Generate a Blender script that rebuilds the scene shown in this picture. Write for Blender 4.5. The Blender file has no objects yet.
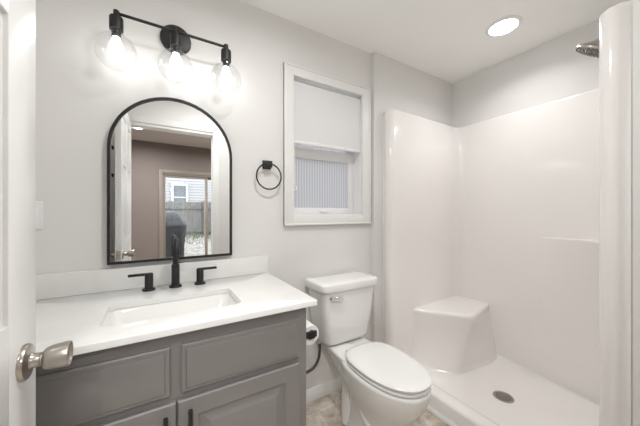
import bpy, bmesh, math, random
from mathutils import Vector, Matrix
random.seed(7)
R = math.radians
SC = bpy.context.scene
C = SC.collection

# ------------------------------------------------------------------ camera
CAM_Y = -1.53
cam_d = bpy.data.cameras.new('camera')
cam_d.sensor_width = 36.0
cam_d.lens = 266.0 / 640.0 * 36.0
cam_d.clip_start = 0.02
cam = bpy.data.objects.new('camera', cam_d)
cam.location = (0, CAM_Y, 1.232)
cam.rotation_euler = (R(90), 0, R(-31))
C.objects.link(cam)
SC.camera = cam

# ------------------------------------------------------------------ world, exposure
W = bpy.data.worlds.new('overcast_sky')
SC.world = W
W.use_nodes = True
bg = W.node_tree.nodes['Background']
bg.inputs['Color'].default_value = (0.93, 0.96, 1.0, 1)
bg.inputs['Strength'].default_value = 2.7
VS = SC.view_settings
VS.view_transform = 'Standard'
VS.look = 'None'
VS.gamma = 1.0
VS.use_curve_mapping = False
VS.exposure = 1.52
SC.cycles.max_bounces = 14
SC.cycles.diffuse_bounces = 8
SC.cycles.glossy_bounces = 6
SC.cycles.transparent_max_bounces = 16
SC.cycles.sample_clamp_indirect = 6.0
BULB = 5.2        # vanity bulbs
DOWN = 4.0         # lens of the shower downlight and of the added bathroom one
HALL = 4.0         # downlights of the next room, the unseen ones added
DOWN_W, BATH_FILL_W, HALL_W = 1.05, 3.7, 7.0     # watts: shower, added bathroom fill, next room

# ------------------------------------------------------------------ materials
def node_mat(name):
    m = bpy.data.materials.new(name)
    m.use_nodes = True
    nt = m.node_tree
    return m, nt, nt.nodes['Principled BSDF']

def pm(name, col, rough=0.5, metal=0.0, var=0.03, scale=6.0, bump=0.0, bscale=60.0, coat=0.0, spec=None, stretch=None):
    m, nt, b = node_mat(name)
    N, L = nt.nodes, nt.links
    tc = N.new('ShaderNodeTexCoord')
    src = tc.outputs['Object']
    if stretch:
        mp = N.new('ShaderNodeMapping')
        mp.inputs['Scale'].default_value = stretch
        L.new(src, mp.inputs['Vector'])
        src = mp.outputs['Vector']
    nz = N.new('ShaderNodeTexNoise')
    nz.inputs['Scale'].default_value = scale
    nz.inputs['Detail'].default_value = 3
    L.new(src, nz.inputs['Vector'])
    rp = N.new('ShaderNodeValToRGB')
    rp.color_ramp.elements[0].position = 0.3
    rp.color_ramp.elements[1].position = 0.7
    rp.color_ramp.elements[0].color = tuple(max(0, c * (1 - var)) for c in col) + (1,)
    rp.color_ramp.elements[1].color = tuple(min(1, c * (1 + var)) for c in col) + (1,)
    L.new(nz.outputs['Fac'], rp.inputs['Fac'])
    L.new(rp.outputs['Color'], b.inputs['Base Color'])
    b.inputs['Roughness'].default_value = rough
    b.inputs['Metallic'].default_value = metal
    b.inputs['Coat Weight'].default_value = coat
    b.inputs['Coat Roughness'].default_value = 0.08
    if spec is not None:
        b.inputs['Specular IOR Level'].default_value = spec
    if bump:
        n2 = N.new('ShaderNodeTexNoise')
        n2.inputs['Scale'].default_value = bscale
        L.new(src, n2.inputs['Vector'])
        bp = N.new('ShaderNodeBump')
        bp.inputs['Strength'].default_value = bump
        bp.inputs['Distance'].default_value = 0.004
        L.new(n2.outputs['Fac'], bp.inputs['Height'])
        L.new(bp.outputs['Normal'], b.inputs['Normal'])
    return m

def emit_mat(name, col, strength):
    m = bpy.data.materials.new(name)
    m.use_nodes = True
    nt = m.node_tree
    nt.nodes.clear()
    o = nt.nodes.new('ShaderNodeOutputMaterial')
    e = nt.nodes.new('ShaderNodeEmission')
    e.inputs['Color'].default_value = col + (1,)
    e.inputs['Strength'].default_value = strength
    nt.links.new(e.outputs[0], o.inputs['Surface'])
    return m

def thin_glass(name, tint=(0.97, 0.98, 0.98), base=0.05, edge=0.6, blend=0.25):
    m = bpy.data.materials.new(name)
    m.use_nodes = True
    nt = m.node_tree
    N, L = nt.nodes, nt.links
    N.clear()
    o = N.new('ShaderNodeOutputMaterial')
    tr = N.new('ShaderNodeBsdfTransparent')
    tr.inputs['Color'].default_value = tint + (1,)
    gl = N.new('ShaderNodeBsdfGlossy')
    gl.inputs['Roughness'].default_value = 0.02
    lw = N.new('ShaderNodeLayerWeight')
    lw.inputs['Blend'].default_value = blend
    mr = N.new('ShaderNodeMapRange')
    mr.inputs['To Min'].default_value = base
    mr.inputs['To Max'].default_value = edge
    L.new(lw.outputs['Facing'], mr.inputs['Value'])
    mx = N.new('ShaderNodeMixShader')
    L.new(mr.outputs['Result'], mx.inputs['Fac'])
    L.new(tr.outputs[0], mx.inputs[1])
    L.new(gl.outputs[0], mx.inputs[2])
    L.new(mx.outputs[0], o.inputs['Surface'])
    return m

def translucent(name, col, weight=0.6, wave=None, gloss=0.0):
    m = bpy.data.materials.new(name)
    m.use_nodes = True
    nt = m.node_tree
    N, L = nt.nodes, nt.links
    N.clear()
    o = N.new('ShaderNodeOutputMaterial')
    t = N.new('ShaderNodeBsdfTranslucent')
    d = N.new('ShaderNodeBsdfDiffuse')
    mx = N.new('ShaderNodeMixShader')
    mx.inputs['Fac'].default_value = weight
    tc = N.new('ShaderNodeTexCoord')
    if wave:
        wv = N.new('ShaderNodeTexWave')
        wv.wave_type = 'BANDS'
        wv.bands_direction = 'X'
        wv.inputs['Scale'].default_value = wave[0]
        wv.inputs['Distortion'].default_value = 0.6
        wv.inputs['Detail'].default_value = 1.0
        L.new(tc.outputs['Object'], wv.inputs['Vector'])
        fac = wv.outputs['Fac']
        k = wave[1]
    else:
        nz = N.new('ShaderNodeTexNoise')
        nz.inputs['Scale'].default_value = 40
        L.new(tc.outputs['Object'], nz.inputs['Vector'])
        fac = nz.outputs['Fac']
        k = 0.97
    rp = N.new('ShaderNodeValToRGB')
    rp.color_ramp.elements[0].color = tuple(c * k for c in col) + (1,)
    rp.color_ramp.elements[1].color = col + (1,)
    L.new(fac, rp.inputs['Fac'])
    for b in (t, d):
        L.new(rp.outputs['Color'], b.inputs['Color'])
    L.new(d.outputs[0], mx.inputs[1])
    L.new(t.outputs[0], mx.inputs[2])
    out = mx.outputs[0]
    if gloss:
        g = N.new('ShaderNodeBsdfGlossy')
        g.inputs['Roughness'].default_value = 0.15
        m2 = N.new('ShaderNodeMixShader')
        m2.inputs['Fac'].default_value = gloss
        L.new(out, m2.inputs[1])
        L.new(g.outputs[0], m2.inputs[2])
        out = m2.outputs[0]
    L.new(out, o.inputs['Surface'])
    return m

def tile_mat():
    m, nt, b = node_mat('stone_tile')
    N, L = nt.nodes, nt.links
    tc = N.new('ShaderNodeTexCoord')
    n1 = N.new('ShaderNodeTexNoise')
    n1.inputs['Scale'].default_value = 7.0
    n1.inputs['Detail'].default_value = 8
    n1.inputs['Roughness'].default_value = 0.68
    n1.inputs['Distortion'].default_value = 0.7
    L.new(tc.outputs['Object'], n1.inputs['Vector'])
    rp = N.new('ShaderNodeValToRGB')
    cr = rp.color_ramp
    cr.elements[0].position = 0.34
    cr.elements[0].color = (0.27, 0.22, 0.175, 1)
    cr.elements[1].position = 0.68
    cr.elements[1].color = (0.74, 0.70, 0.63, 1)
    e = cr.elements.new(0.5)
    e.color = (0.52, 0.46, 0.39, 1)
    L.new(n1.outputs['Fac'], rp.inputs['Fac'])
    mp = N.new('ShaderNodeMapping')
    mp.inputs['Location'].default_value = (0.08, 0.11, 0)
    L.new(tc.outputs['Object'], mp.inputs['Vector'])
    br = N.new('ShaderNodeTexBrick')
    br.offset = 0.5
    br.inputs['Scale'].default_value = 1.0
    br.inputs['Brick Width'].default_value = 0.305
    br.inputs['Row Height'].default_value = 0.305
    br.inputs['Mortar Size'].default_value = 0.003
    br.inputs['Color1'].default_value = (0.86, 0.86, 0.86, 1)
    br.inputs['Color2'].default_value = (1.12, 1.1, 1.08, 1)
    br.inputs['Mortar'].default_value = (1.2, 1.2, 1.2, 1)
    L.new(mp.outputs['Vector'], br.inputs['Vector'])
    mx = N.new('ShaderNodeMix')
    mx.data_type = 'RGBA'
    mx.blend_type = 'MULTIPLY'
    mx.inputs[0].default_value = 1.0
    L.new(rp.outputs['Color'], mx.inputs[6])
    L.new(br.outputs['Color'], mx.inputs[7])
    L.new(mx.outputs[2], b.inputs['Base Color'])
    b.inputs['Roughness'].default_value = 0.45
    return m

def siding_mat():
    m, nt, b = node_mat('lap_siding')
    N, L = nt.nodes, nt.links
    tc = N.new('ShaderNodeTexCoord')
    br = N.new('ShaderNodeTexBrick')
    br.inputs['Scale'].default_value = 1.0
    br.inputs['Brick Width'].default_value = 40.0
    br.inputs['Row Height'].default_value = 0.13
    br.inputs['Mortar Size'].default_value = 0.014
    br.inputs['Color1'].default_value = (0.24, 0.24, 0.245, 1)
    br.inputs['Color2'].default_value = (0.225, 0.225, 0.23, 1)
    br.inputs['Mortar'].default_value = (0.13, 0.13, 0.135, 1)
    mp = N.new('ShaderNodeMapping')
    mp.inputs['Rotation'].default_value = (R(90), 0, 0)
    L.new(tc.outputs['Object'], mp.inputs['Vector'])
    L.new(mp.outputs['Vector'], br.inputs['Vector'])
    L.new(br.outputs['Color'], b.inputs['Base Color'])
    b.inputs['Roughness'].default_value = 0.7
    return m

M = {}
M['wall'] = pm('wall_paint', (0.76, 0.752, 0.738), 0.6, var=0.01, scale=2, bump=0.05, bscale=220)
M['ceiling'] = pm('ceiling_paint', (0.92, 0.917, 0.905), 0.8, var=0.01, scale=2)
M['trim'] = pm('trim_paint', (0.80, 0.80, 0.785), 0.35, var=0.01)
M['door'] = pm('door_paint', (0.78, 0.78, 0.77), 0.3, var=0.012, bump=0.03, bscale=30)
M['taupe'] = pm('taupe_paint', (0.235, 0.20, 0.182), 0.7, var=0.02, scale=2)
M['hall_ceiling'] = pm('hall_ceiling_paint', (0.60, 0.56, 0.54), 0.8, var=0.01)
M['hall_floor'] = pm('hall_floor_wood', (0.42, 0.36, 0.30), 0.45, var=0.2, scale=5, stretch=(1, 8, 1))
M['tile'] = tile_mat()
M['cabinet'] = pm('cabinet_gray_paint', (0.225, 0.213, 0.207), 0.42, var=0.02)
M['quartz'] = pm('white_quartz', (0.80, 0.80, 0.785), 0.18, var=0.025, scale=14, spec=0.5)
M['ceramic'] = pm('white_ceramic', (0.80, 0.795, 0.78), 0.08, var=0.006, coat=0.3)
M['seat_plastic'] = pm('white_seat_plastic', (0.82, 0.82, 0.81), 0.2, var=0.006)
M['acrylic'] = pm('white_acrylic', (0.87, 0.845, 0.83), 0.13, var=0.006, bump=0.015, bscale=5)
M['black'] = pm('matte_black_metal', (0.010, 0.010, 0.0105), 0.45, metal=0.0, var=0.1)
M['nickel'] = pm('brushed_nickel', (0.46, 0.425, 0.385), 0.28, metal=1.0, var=0.08, scale=30)
M['chrome'] = pm('chrome', (0.75, 0.75, 0.76), 0.1, metal=1.0, var=0.02)
M['mirror'] = pm('mirror_silver', (0.90, 0.905, 0.90), 0.0, metal=1.0, var=0.0)
M['globe'] = thin_glass('clear_globe_glass', tint=(0.985, 0.985, 0.985), base=0.03, edge=0.32, blend=0.12)
M['pane'] = thin_glass('clear_pane_glass', base=0.04, edge=0.5, blend=0.2)
M['bulb'] = emit_mat('bulb_glow', (1.0, 0.995, 0.985), BULB)
M['socket_inner'] = pm('socket_inner_ceramic', (0.75, 0.74, 0.72), 0.4)
M['down'] = emit_mat('downlight_glow', (1.0, 0.995, 0.985), DOWN)
M['hall_down'] = emit_mat('hall_downlight_glow', (1.0, 0.995, 0.985), HALL)
M['vinyl'] = pm('white_vinyl', (0.82, 0.82, 0.82), 0.35, var=0.008)
M['reeded'] = translucent('reeded_glass', (0.43, 0.427, 0.432), 0.85, wave=(15.0, 0.74), gloss=0.06)  # flat pane; stripes of light bent by the reeds are put into the colour
M['shade'] = translucent('shade_fabric', (0.97, 0.97, 0.965), 0.5)
M['paper'] = pm('tissue_paper', (0.85, 0.84, 0.82), 0.9, var=0.02, bump=0.1, bscale=150)
M['card'] = pm('cardboard', (0.45, 0.35, 0.25), 0.9)
M['hose'] = pm('braided_hose', (0.10, 0.095, 0.09), 0.45, metal=0.5, var=0.4, scale=240)
M['slider'] = pm('beige_slider_frame', (0.27, 0.235, 0.20), 0.5, var=0.02)
M['fence'] = pm('weathered_fence_wood', (0.10, 0.097, 0.092), 0.9, var=0.3, scale=4, stretch=(9, 9, 0.6))
M['siding'] = siding_mat()
M['dark_pane'] = pm('dark_window_pane', (0.07, 0.08, 0.09), 0.5, var=0.2, scale=2)
M['house_trim'] = pm('exterior_trim', (0.30, 0.30, 0.305), 0.6)
M['cover'] = pm('dark_vinyl_cover', (0.030, 0.032, 0.036), 0.5, var=0.3, scale=5, bump=0.9, bscale=7, spec=0.25)
M['ground'] = pm('leafy_gravel', (0.145, 0.138, 0.125), 0.95, var=0.6, scale=11, bump=0.5, bscale=30)
M['grass'] = pm('grass_blades', (0.07, 0.09, 0.04), 0.8, var=0.4, scale=20)
M['roof'] = pm('shingle_roof', (0.14, 0.13, 0.13), 0.9, var=0.3, scale=20)

# ------------------------------------------------------------------ mesh helpers
def box(bm, x0, x1, y0, y1, z0, z1, b=0.0, seg=2):
    vs = [bm.verts.new(p) for p in ((x0, y0, z0), (x1, y0, z0), (x1, y1, z0), (x0, y1, z0),
                                    (x0, y0, z1), (x1, y0, z1), (x1, y1, z1), (x0, y1, z1))]
    fs = [bm.faces.new([vs[i] for i in q]) for q in
          ((3, 2, 1, 0), (4, 5, 6, 7), (0, 1, 5, 4), (1, 2, 6, 5), (2, 3, 7, 6), (3, 0, 4, 7))]
    if b > 0:
        es = list({e for f in fs for e in f.edges})
        bmesh.ops.bevel(bm, geom=es, offset=b, segments=seg, profile=0.5, affect='EDGES')

def loft(bm, rings, cap0=True, cap1=True, loop=False):
    vr = [[bm.verts.new(p) for p in r] for r in rings]
    n = len(vr[0])
    pairs = list(zip(vr[:-1], vr[1:]))
    if loop:
        pairs.append((vr[-1], vr[0]))
    for a, b in pairs:
        for i in range(n):
            j = (i + 1) % n
            bm.faces.new((a[i], a[j], b[j], b[i]))
    if cap0 and not loop:
        bm.faces.new(list(reversed(vr[0])))
    if cap1 and not loop:
        bm.faces.new(vr[-1])

def frame_for(d):
    d = Vector(d).normalized()
    u = d.cross(Vector((0, 0, 1)))
    if u.length < 1e-4:
        u = Vector((1, 0, 0))
    u.normalize()
    return d, u, d.cross(u).normalized()

def lathe(bm, prof, o, axis=(0, 0, 1), n=32, cap0=True, cap1=True):
    """prof: (radius, distance along axis)"""
    d, u, w = frame_for(axis)
    o = Vector(o)
    rings = [[o + d * t + (u * math.cos(2 * math.pi * i / n) + w * math.sin(2 * math.pi * i / n)) * max(r, 1e-5)
              for i in range(n)] for r, t in prof]
    loft(bm, rings, cap0, cap1)

def cyl(bm, p0, p1, r0, r1=None, n=24, b=0.0):
    p0, p1 = Vector(p0), Vector(p1)
    r1 = r0 if r1 is None else r1
    ln = (p1 - p0).length
    if b:
        prof = [(r0 - b, 0), (r0 - b * 0.3, b * 0.3), (r0, b), (r1, ln - b), (r1 - b * 0.3, ln - b * 0.3), (r1 - b, ln)]
    else:
        prof = [(r0, 0), (r1, ln)]
    lathe(bm, prof, p0, p1 - p0, n)

def smooth_path(pts, k=8):
    pts = [Vector(p) for p in pts]
    P = [pts[0] * 2 - pts[1]] + pts + [pts[-1] * 2 - pts[-2]]
    out = []
    for i in range(1, len(P) - 2):
        a, b, c, d = P[i - 1:i + 3]
        for j in range(k):
            t = j / k
            out.append(0.5 * ((2 * b) + (c - a) * t + (2 * a - 5 * b + 4 * c - d) * t * t + (3 * b - a - 3 * c + d) * t ** 3))
    out.append(pts[-1])
    return out

def tube(bm, pts, r, n=12, closed=False):
    pts = [Vector(p) for p in pts]
    m = len(pts)
    u = None
    rings = []
    for i, p in enumerate(pts):
        if closed:
            t = pts[(i + 1) % m] - pts[i - 1]
        else:
            t = pts[min(i + 1, m - 1)] - pts[max(i - 1, 0)]
        t.normalize()
        if u is None:
            _, u, _ = frame_for(t)
        u = (u - t * u.dot(t)).normalized()
        w = t.cross(u)
        rr = r[i] if isinstance(r, (list, tuple)) else r
        rings.append([p + (u * math.cos(2 * math.pi * k / n) + w * math.sin(2 * math.pi * k / n)) * rr for k in range(n)])
    loft(bm, rings, True, True, loop=closed)

def round_poly(pts, rad, seg=6):
    """2-D polygon with rounded corners, same point count for the same corner count"""
    n = len(pts)
    out = []
    for i in range(n):
        p = Vector(pts[i])
        a = Vector(pts[i - 1]) - p
        b = Vector(pts[(i + 1) % n]) - p
        r = rad[i] if isinstance(rad, (list, tuple)) else rad
        an = a.angle(b)
        t = min(r / math.tan(an / 2), a.length * 0.49, b.length * 0.49)
        a.normalize(); b.normalize()
        p0, p1 = p + a * t, p + b * t
        for k in range(seg + 1):
            s = k / seg
            out.append(p0 * (1 - s) ** 2 + p * 2 * s * (1 - s) + p1 * s * s)
    return out

def ring3(p2, z):
    return [Vector((p.x, p.y, z)) for p in p2]

def rect(x0, x1, y0, y1):
    return [(x0, y0), (x1, y0), (x1, y1), (x0, y1)]

def obj(name, bm, m, parent=None, angle=35, mats=None):
    bmesh.ops.recalc_face_normals(bm, faces=bm.faces[:])
    if parent is not None:
        root = parent
        off = Vector((0, 0, 0))
        while root is not None:
            off += root.location
            root = root.parent
        bmesh.ops.translate(bm, verts=bm.verts[:], vec=-off)
    me = bpy.data.meshes.new(name)
    bm.to_mesh(me)
    bm.free()
    for f in me.polygons:
        f.use_smooth = True
    me.set_sharp_from_angle(angle=R(angle))
    if mats:
        for q in mats:
            me.materials.append(q)
    else:
        me.materials.append(m)
    o = bpy.data.objects.new(name, me)
    C.objects.link(o)
    if parent is not None:
        o.parent = parent
    return o

def thing(name, label, cat, loc, group=None):
    o = bpy.data.objects.new(name, None)
    o.empty_display_size = 0.1
    C.objects.link(o)
    o.location = loc
    o['label'] = label
    o['category'] = cat
    if group:
        o['group'] = group
    return o

def tag(o, label, cat, group=None):
    o['label'] = label
    o['category'] = cat
    if group:
        o['group'] = group
    return o

def origin_to(o, p):
    p = Vector(p)
    o.data.transform(Matrix.Translation(-p))
    o.location = p
    return o

def struct(name, bm, m, parent=None, mats=None, angle=35):
    o = obj(name, bm, m, parent, mats=mats, angle=angle)
    if parent is None:
        o['kind'] = 'structure'
    return o

def struct_empty(name, loc):
    o = bpy.data.objects.new(name, None)
    o.empty_display_size = 0.1
    C.objects.link(o)
    o.location = loc
    o['kind'] = 'structure'
    return o

def NB():
    return bmesh.new()

def setback(o, axis, sign, m_index):
    """faces of o looking along sign*axis get material slot m_index"""
    for p in o.data.polygons:
        if p.normal[axis] * sign > 0.9:
            p.material_index = m_index

# ------------------------------------------------------------------ the setting
H = 2.44
LX = -0.505           # left wall face
RX = 2.34             # right wall (back of the shower)
FY = -1.48            # inner face of the doorway wall
FY2 = -1.60
DX0, DX1, DZ = -0.235, 0.475, 2.065     # doorway
HX0, HX1, HY = -2.3, 2.5, -3.86         # next room

bm = NB(); box(bm, LX - 0.12, RX + 0.12, -1.54, 0.14, -0.1, 0.0); struct('floor', bm, M['tile'])
bm = NB(); box(bm, LX - 0.12, RX + 0.12, FY2 + 0.06, 0.14, H, H + 0.1); struct('ceiling', bm, M['ceiling'])

# wall behind the vanity, with the window opening
WX0, WX1, WZ0, WZ1 = 0.715, 1.28, 1.215, 2.10
bm = NB()
o4 = [(LX, 0), (1.371, 0), (1.371, H), (LX, H)]
i4 = [(WX0, WZ0), (WX1, WZ0), (WX1, WZ1), (WX0, WZ1)]
loft(bm, [[(x, 0, z) for x, z in o4], [(x, 0, z) for x, z in i4], [(x, 0.14, z) for x, z in i4], [(x, 0.14, z) for x, z in o4]], loop=True)
struct('wall_back', bm, M['wall'])
bm = NB(); box(bm, 1.371, RX + 0.12, -0.036, 0.14, 0, H, 0.004); struct('wall_alcove', bm, M['wall'])
bm = NB(); box(bm, LX - 0.12, LX, FY2, 0.14, 0, H); struct('wall_left', bm, M['wall'])
bm = NB(); box(bm, RX, RX + 0.12, FY2, -0.036, 0, H); struct('wall_right', bm, M['wall'])
bm = NB(); box(bm, 1.44, RX, FY, -1.292, 0, H); struct('wall_partition', bm, M['wall'])
# doorway wall: bathroom side white, far side taupe
bm = NB()
box(bm, LX, DX0, FY2, FY, 0, H)
box(bm, DX1, RX, FY2, FY, 0, H)
box(bm, DX0, DX1, FY2, FY, DZ, H)
wf = struct('wall_front', bm, None, mats=[M['wall'], M['taupe']])
setback(wf, 1, -1, 1)
bm = NB()
box(bm, HX0, LX - 0.12, FY2 - 0.001, FY2 + 0.1, 0, H); box(bm, RX + 0.12, HX1, FY2 - 0.001, FY2 + 0.1, 0, H)
struct('wall_hall_near', bm, M['taupe'])

# doorway lining and casing
bm = NB()
for x0, x1 in ((DX0 - 0.02, DX0), (DX1, DX1 + 0.02)):
    box(bm, x0 + 0.0005, x1 - 0.0005, FY2 - 0.002, FY + 0.002, 0, DZ + 0.015, 0.001)
box(bm, DX0, DX1, FY2 - 0.002, FY + 0.002, DZ - 0.02, DZ, 0.001)
for y0, y1 in ((FY, FY + 0.014), (FY2 - 0.014, FY2)):
    box(bm, DX0 - 0.062, DX0 - 0.006, y0, y1, 0, DZ + 0.06, 0.004)
    box(bm, DX1 + 0.006, DX1 + 0.062, y0, y1, 0, DZ + 0.06, 0.004)
    box(bm, DX0 - 0.0625, DX1 + 0.0625, y0 - 0.0006, y1 + 0.0006, DZ + 0.004, DZ + 0.063, 0.004)
struct('trim_1', bm, M['trim'])

# baseboards
def baseboard(name, pts):
    bm = NB()
    for (x0, x1, y0, y1) in pts:
        box(bm, x0, x1, y0, y1, 0, 0.085, 0.004)
    struct(name, bm, M['trim'])
baseboard('baseboard_back', [(0.521, 1.371, -0.014, 0.0)])
baseboard('baseboard_alcove', [(1.358, 1.371, -0.046, -0.0), (1.371, 1.45, -0.048, -0.036)])

# ---- window
win = struct_empty('window_1', ((WX0 + WX1) / 2, 0, WZ0))
bm = NB()   # casing with a stepped face
def casing_piece(a0, a1, b0, b1):
    box(bm, a0, a1, -0.018 - (0.0005 if a1 - a0 > 0.2 else 0), 0.0, b0, b1, 0.003)
cw = 0.062
casing_piece(WX0 - cw, WX0 + 0.004, WZ0 - cw, WZ1 + cw)
casing_piece(WX1 - 0.004, WX1 + cw + 0.008, WZ0 - cw, WZ1 + cw)
casing_piece(WX0, WX1, WZ1 - 0.004, WZ1 + cw)
casing_piece(WX0, WX1, WZ0 - cw, WZ0 + 0.004)
for (a0, a1, b0, b1) in ((WX0 - cw, WX0 - cw + 0.012, WZ0 - cw, WZ1 + cw), (WX1 + cw - 0.004, WX1 + cw + 0.008, WZ0 - cw, WZ1 + cw),
                         (WX0 - cw, WX1 + cw + 0.008, WZ1 + cw - 0.012, WZ1 + cw), (WX0 - cw, WX1 + cw + 0.008, WZ0 - cw, WZ0 - cw + 0.012)):
    box(bm, a0, a1, -0.024 - (0.0005 if a1 - a0 > 0.2 else 0), -0.002, b0, b1, 0.003)
obj('casing', bm, M['trim'], win)
bm = NB()   # vinyl frame lining the opening
d0, d1 = 0.002, 0.14
t = 0.006
box(bm, WX0, WX0 + t, d0, d1, WZ0, WZ1); box(bm, WX1 - t, WX1, d0, d1, WZ0, WZ1)
box(bm, WX0, WX1, d0, d1, WZ0, WZ0 + 0.012); box(bm, WX0, WX1, d0, d1, WZ1 - t, WZ1)
obj('frame', bm, M['vinyl'], win)
def sash(name, y0, y1, z0, z1, glass, rails):
    bm = NB()
    x0, x1 = WX0 + t, WX1 - t
    s = 0.05
    box(bm, x0, x0 + s, y0, y1, z0, z1, 0.003); box(bm, x1 - s, x1, y0, y1, z0, z1, 0.003)
    box(bm, x0 + s - 0.002, x1 - s + 0.002, y0, y1, z0, z0 + rails[0], 0.003)
    box(bm, x0 + s - 0.002, x1 - s + 0.002, y0, y1, z1 - rails[1], z1, 0.003)
    o = obj(name, bm, M['vinyl'], win)
    bm = NB()
    box(bm, x0 + s - 0.004, x1 - s + 0.004, (y0 + y1) / 2 - 0.003, (y0 + y1) / 2 + 0.003, z0 + rails[0] - 0.004, z1 - rails[1] + 0.004)
    obj('glass', bm, glass, o)
    return o
ls = sash('lower_sash', 0.088, 0.112, WZ0 + 0.012, 1.682, M['reeded'], (0.042, 0.074))
ls['label'] = 'lower sash with reeded obscure glass'
bm = NB(); box(bm, 0.975, 1.035, 0.076, 0.09, WZ0 + 0.022, WZ0 + 0.034, 0.003); obj('lift_tab', bm, M['vinyl'], ls)
sash('upper_sash', 0.114, 0.136, 1.62, WZ1 - t, M['reeded'], (0.032, 0.04))

# ---- roller shade (hangs in the window)
rs = thing('roller_shade', 'white roller shade pulled half down over the window', 'window shade', ((WX0 + WX1) / 2, 0.03, WZ1 - 0.01))
bm = NB(); cyl(bm, (WX0 + 0.010, 0.020, WZ1 - 0.038), (WX1 - 0.010, 0.020, WZ1 - 0.038), 0.0165, n=24); obj('roller_tube', bm, M['shade'], rs)
bm = NB(); box(bm, WX0 + 0.011, WX1 - 0.011, 0.0050, 0.0060, 1.695, WZ1 - 0.028); obj('fabric', bm, M['shade'], rs)
bm = NB(); box(bm, WX0 + 0.011, WX1 - 0.011, 0.0005, 0.0115, 1.677, 1.698, 0.004); obj('hem_bar', bm, M['vinyl'], rs)
for xx in (WX0 + 0.0065, WX1 - 0.0095):
    bm = NB(); box(bm, xx, xx + 0.003, 0.003, 0.04, WZ1 - 0.05, WZ1 - 0.007, 0.001); obj('bracket', bm, M['chrome'], rs)
bm = NB()
loop = [(WX0 + 0.03, 0.024 + 0.016 * math.cos(a), 1.39 + 0.02 * math.sin(a)) for a in [2 * math.pi * k / 20 for k in range(20)]]
tube(bm, loop, 0.004, 8, closed=True)
tube(bm, [(WX0 + 0.03, 0.022, 1.40), (WX0 + 0.03, 0.022, WZ1 - 0.03)], 0.0016, 6)
tube(bm, [(WX0 + 0.03, 0.034, 1.40), (WX0 + 0.03, 0.034, WZ1 - 0.03)], 0.0016, 6)
obj('chain', bm, M['vinyl'], rs)

# ------------------------------------------------------------------ shower surround
sh = thing('shower_surround', 'one-piece glossy white moulded shower stall filling the alcove', 'shower', (1.9, -0.66, 0))
TOPZ = 2.005
SX = 1.455
pl = [(SX, -0.040), (SX, -0.060), (SX - 0.008, -0.068), (SX - 0.014, -0.085), (SX - 0.012, -0.108), (SX + 0.002, -0.128), (SX + 0.03, -0.137), (SX + 0.10, -0.135)]
corner1 = round_poly([(SX + 0.1, -0.135), (2.322, -0.108), (2.322, -0.6)], [0.001, 0.085, 0.001], 8)
pl_in = [Vector(p) for p in pl[:-1]] + corner1[9:18]
mirror_y = lambda p: Vector((p.x, -1.197 - (p.y + 0.137) * 0.91))
right = [mirror_y(p) for p in reversed(pl_in)]
prof = pl_in + right
def outer_pt(p):
    # the back of the shell, against the alcove walls
    if p.x < SX + 0.12:
        return Vector((SX + 0.012, -0.0375 if p.y > -0.66 else -1.2905)) if p.x < SX + 0.02 else Vector((p.x, -0.0375 if p.y > -0.66 else -1.2905))
    x = min(2.3385, p.x + (0.0165 if p.x > 2.2 else 0))
    return Vector((2.3385 if p.x > 2.28 else p.x, min(-0.0375, p.y + 0.2) if p.y > -0.3 else (max(-1.2905, p.y - 0.2) if p.y < -1.03 else p.y)))
bm = NB()
def topz(p, base):
    # the flange heads are rounded down at their outer corner
    e = max(0.0, 0.05 - min(abs(p.y + 0.04), abs(p.y + 1.285))) if p.x < SX + 0.01 else 0
    return base - e * e * 14
outp = [outer_pt(p) for p in prof]
mid = [p.lerp(q, 0.12) if (q - p).length > 0.03 else p.lerp(q, 0.3) for p, q in zip(prof, outp)]
mid2 = [p.lerp(q, 0.35) if (q - p).length > 0.03 else p.lerp(q, 0.6) for p, q in zip(prof, outp)]
layers = [[(p.x, p.y, 0.02) for p in prof],
          [(p.x, p.y, 0.7) for p in prof],
          [(p.x, p.y, 1.5) for p in prof],
          [(p.x, p.y, topz(p, TOPZ - 0.012)) for p in prof],
          [(p.x, p.y, topz(q, TOPZ - 0.003)) for p, q in zip(mid, prof)],
          [(p.x, p.y, topz(q, TOPZ)) for p, q in zip(mid2, prof)],
          [(p.x, p.y, topz(q, TOPZ)) for p, q in zip(outp, prof)],
          [(p.x, p.y, 0.02) for p in outp]]
loft(bm, [[ly_[i] for ly_ in layers] for i in range(len(prof))])
obj('wall_panel', bm, M['acrylic'], sh, angle=50)
# pan with curb
bm = NB()
cp = [(SX - 0.002, 0.002), (SX - 0.002, 0.092), (SX + 0.004, 0.102), (SX + 0.016, 0.107), (SX + 0.075, 0.107), (SX + 0.092, 0.102), (SX + 0.103, 0.085), (SX + 0.118, 0.062), (SX + 0.15, 0.052), (SX + 0.15, 0.002)]
loft(bm, [[(x, y, z) for x, z in cp] for y in (-0.0405, -1.2895)])
def pan_ring(ins, z, r):
    return ring3(round_poly(rect(SX + 0.112 + ins, 2.325 - ins, -1.22 + ins, -0.106 - ins), r, 6), z)
lathe_c = Vector((1.905, -0.665))
rings = [pan_ring(-0.012, 0.09, 0.05), pan_ring(0.0, 0.068, 0.06), pan_ring(0.03, 0.054, 0.07), pan_ring(0.09, 0.050, 0.08)]
for q, amt in ((0, 0.06), (1, 0.06), (2, 0.015)):
    for v in rings[q]:
        if v.x > 2.2:
            v.z += amt * min(1, max(0, (v.y + 1.15) / 0.75)) * min(1, (v.x - 2.2) / 0.1) - (0.03 if q < 2 and v.y < -0.9 else 0)
rings.append([Vector((lathe_c.x + 0.06 * (p.x - lathe_c.x) / (p.xy - lathe_c).length, lathe_c.y + 0.06 * (p.y - lathe_c.y) / (p.xy - lathe_c).length, 0.041)) for p in rings[-1]])
loft(bm, rings, cap0=False)
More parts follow.
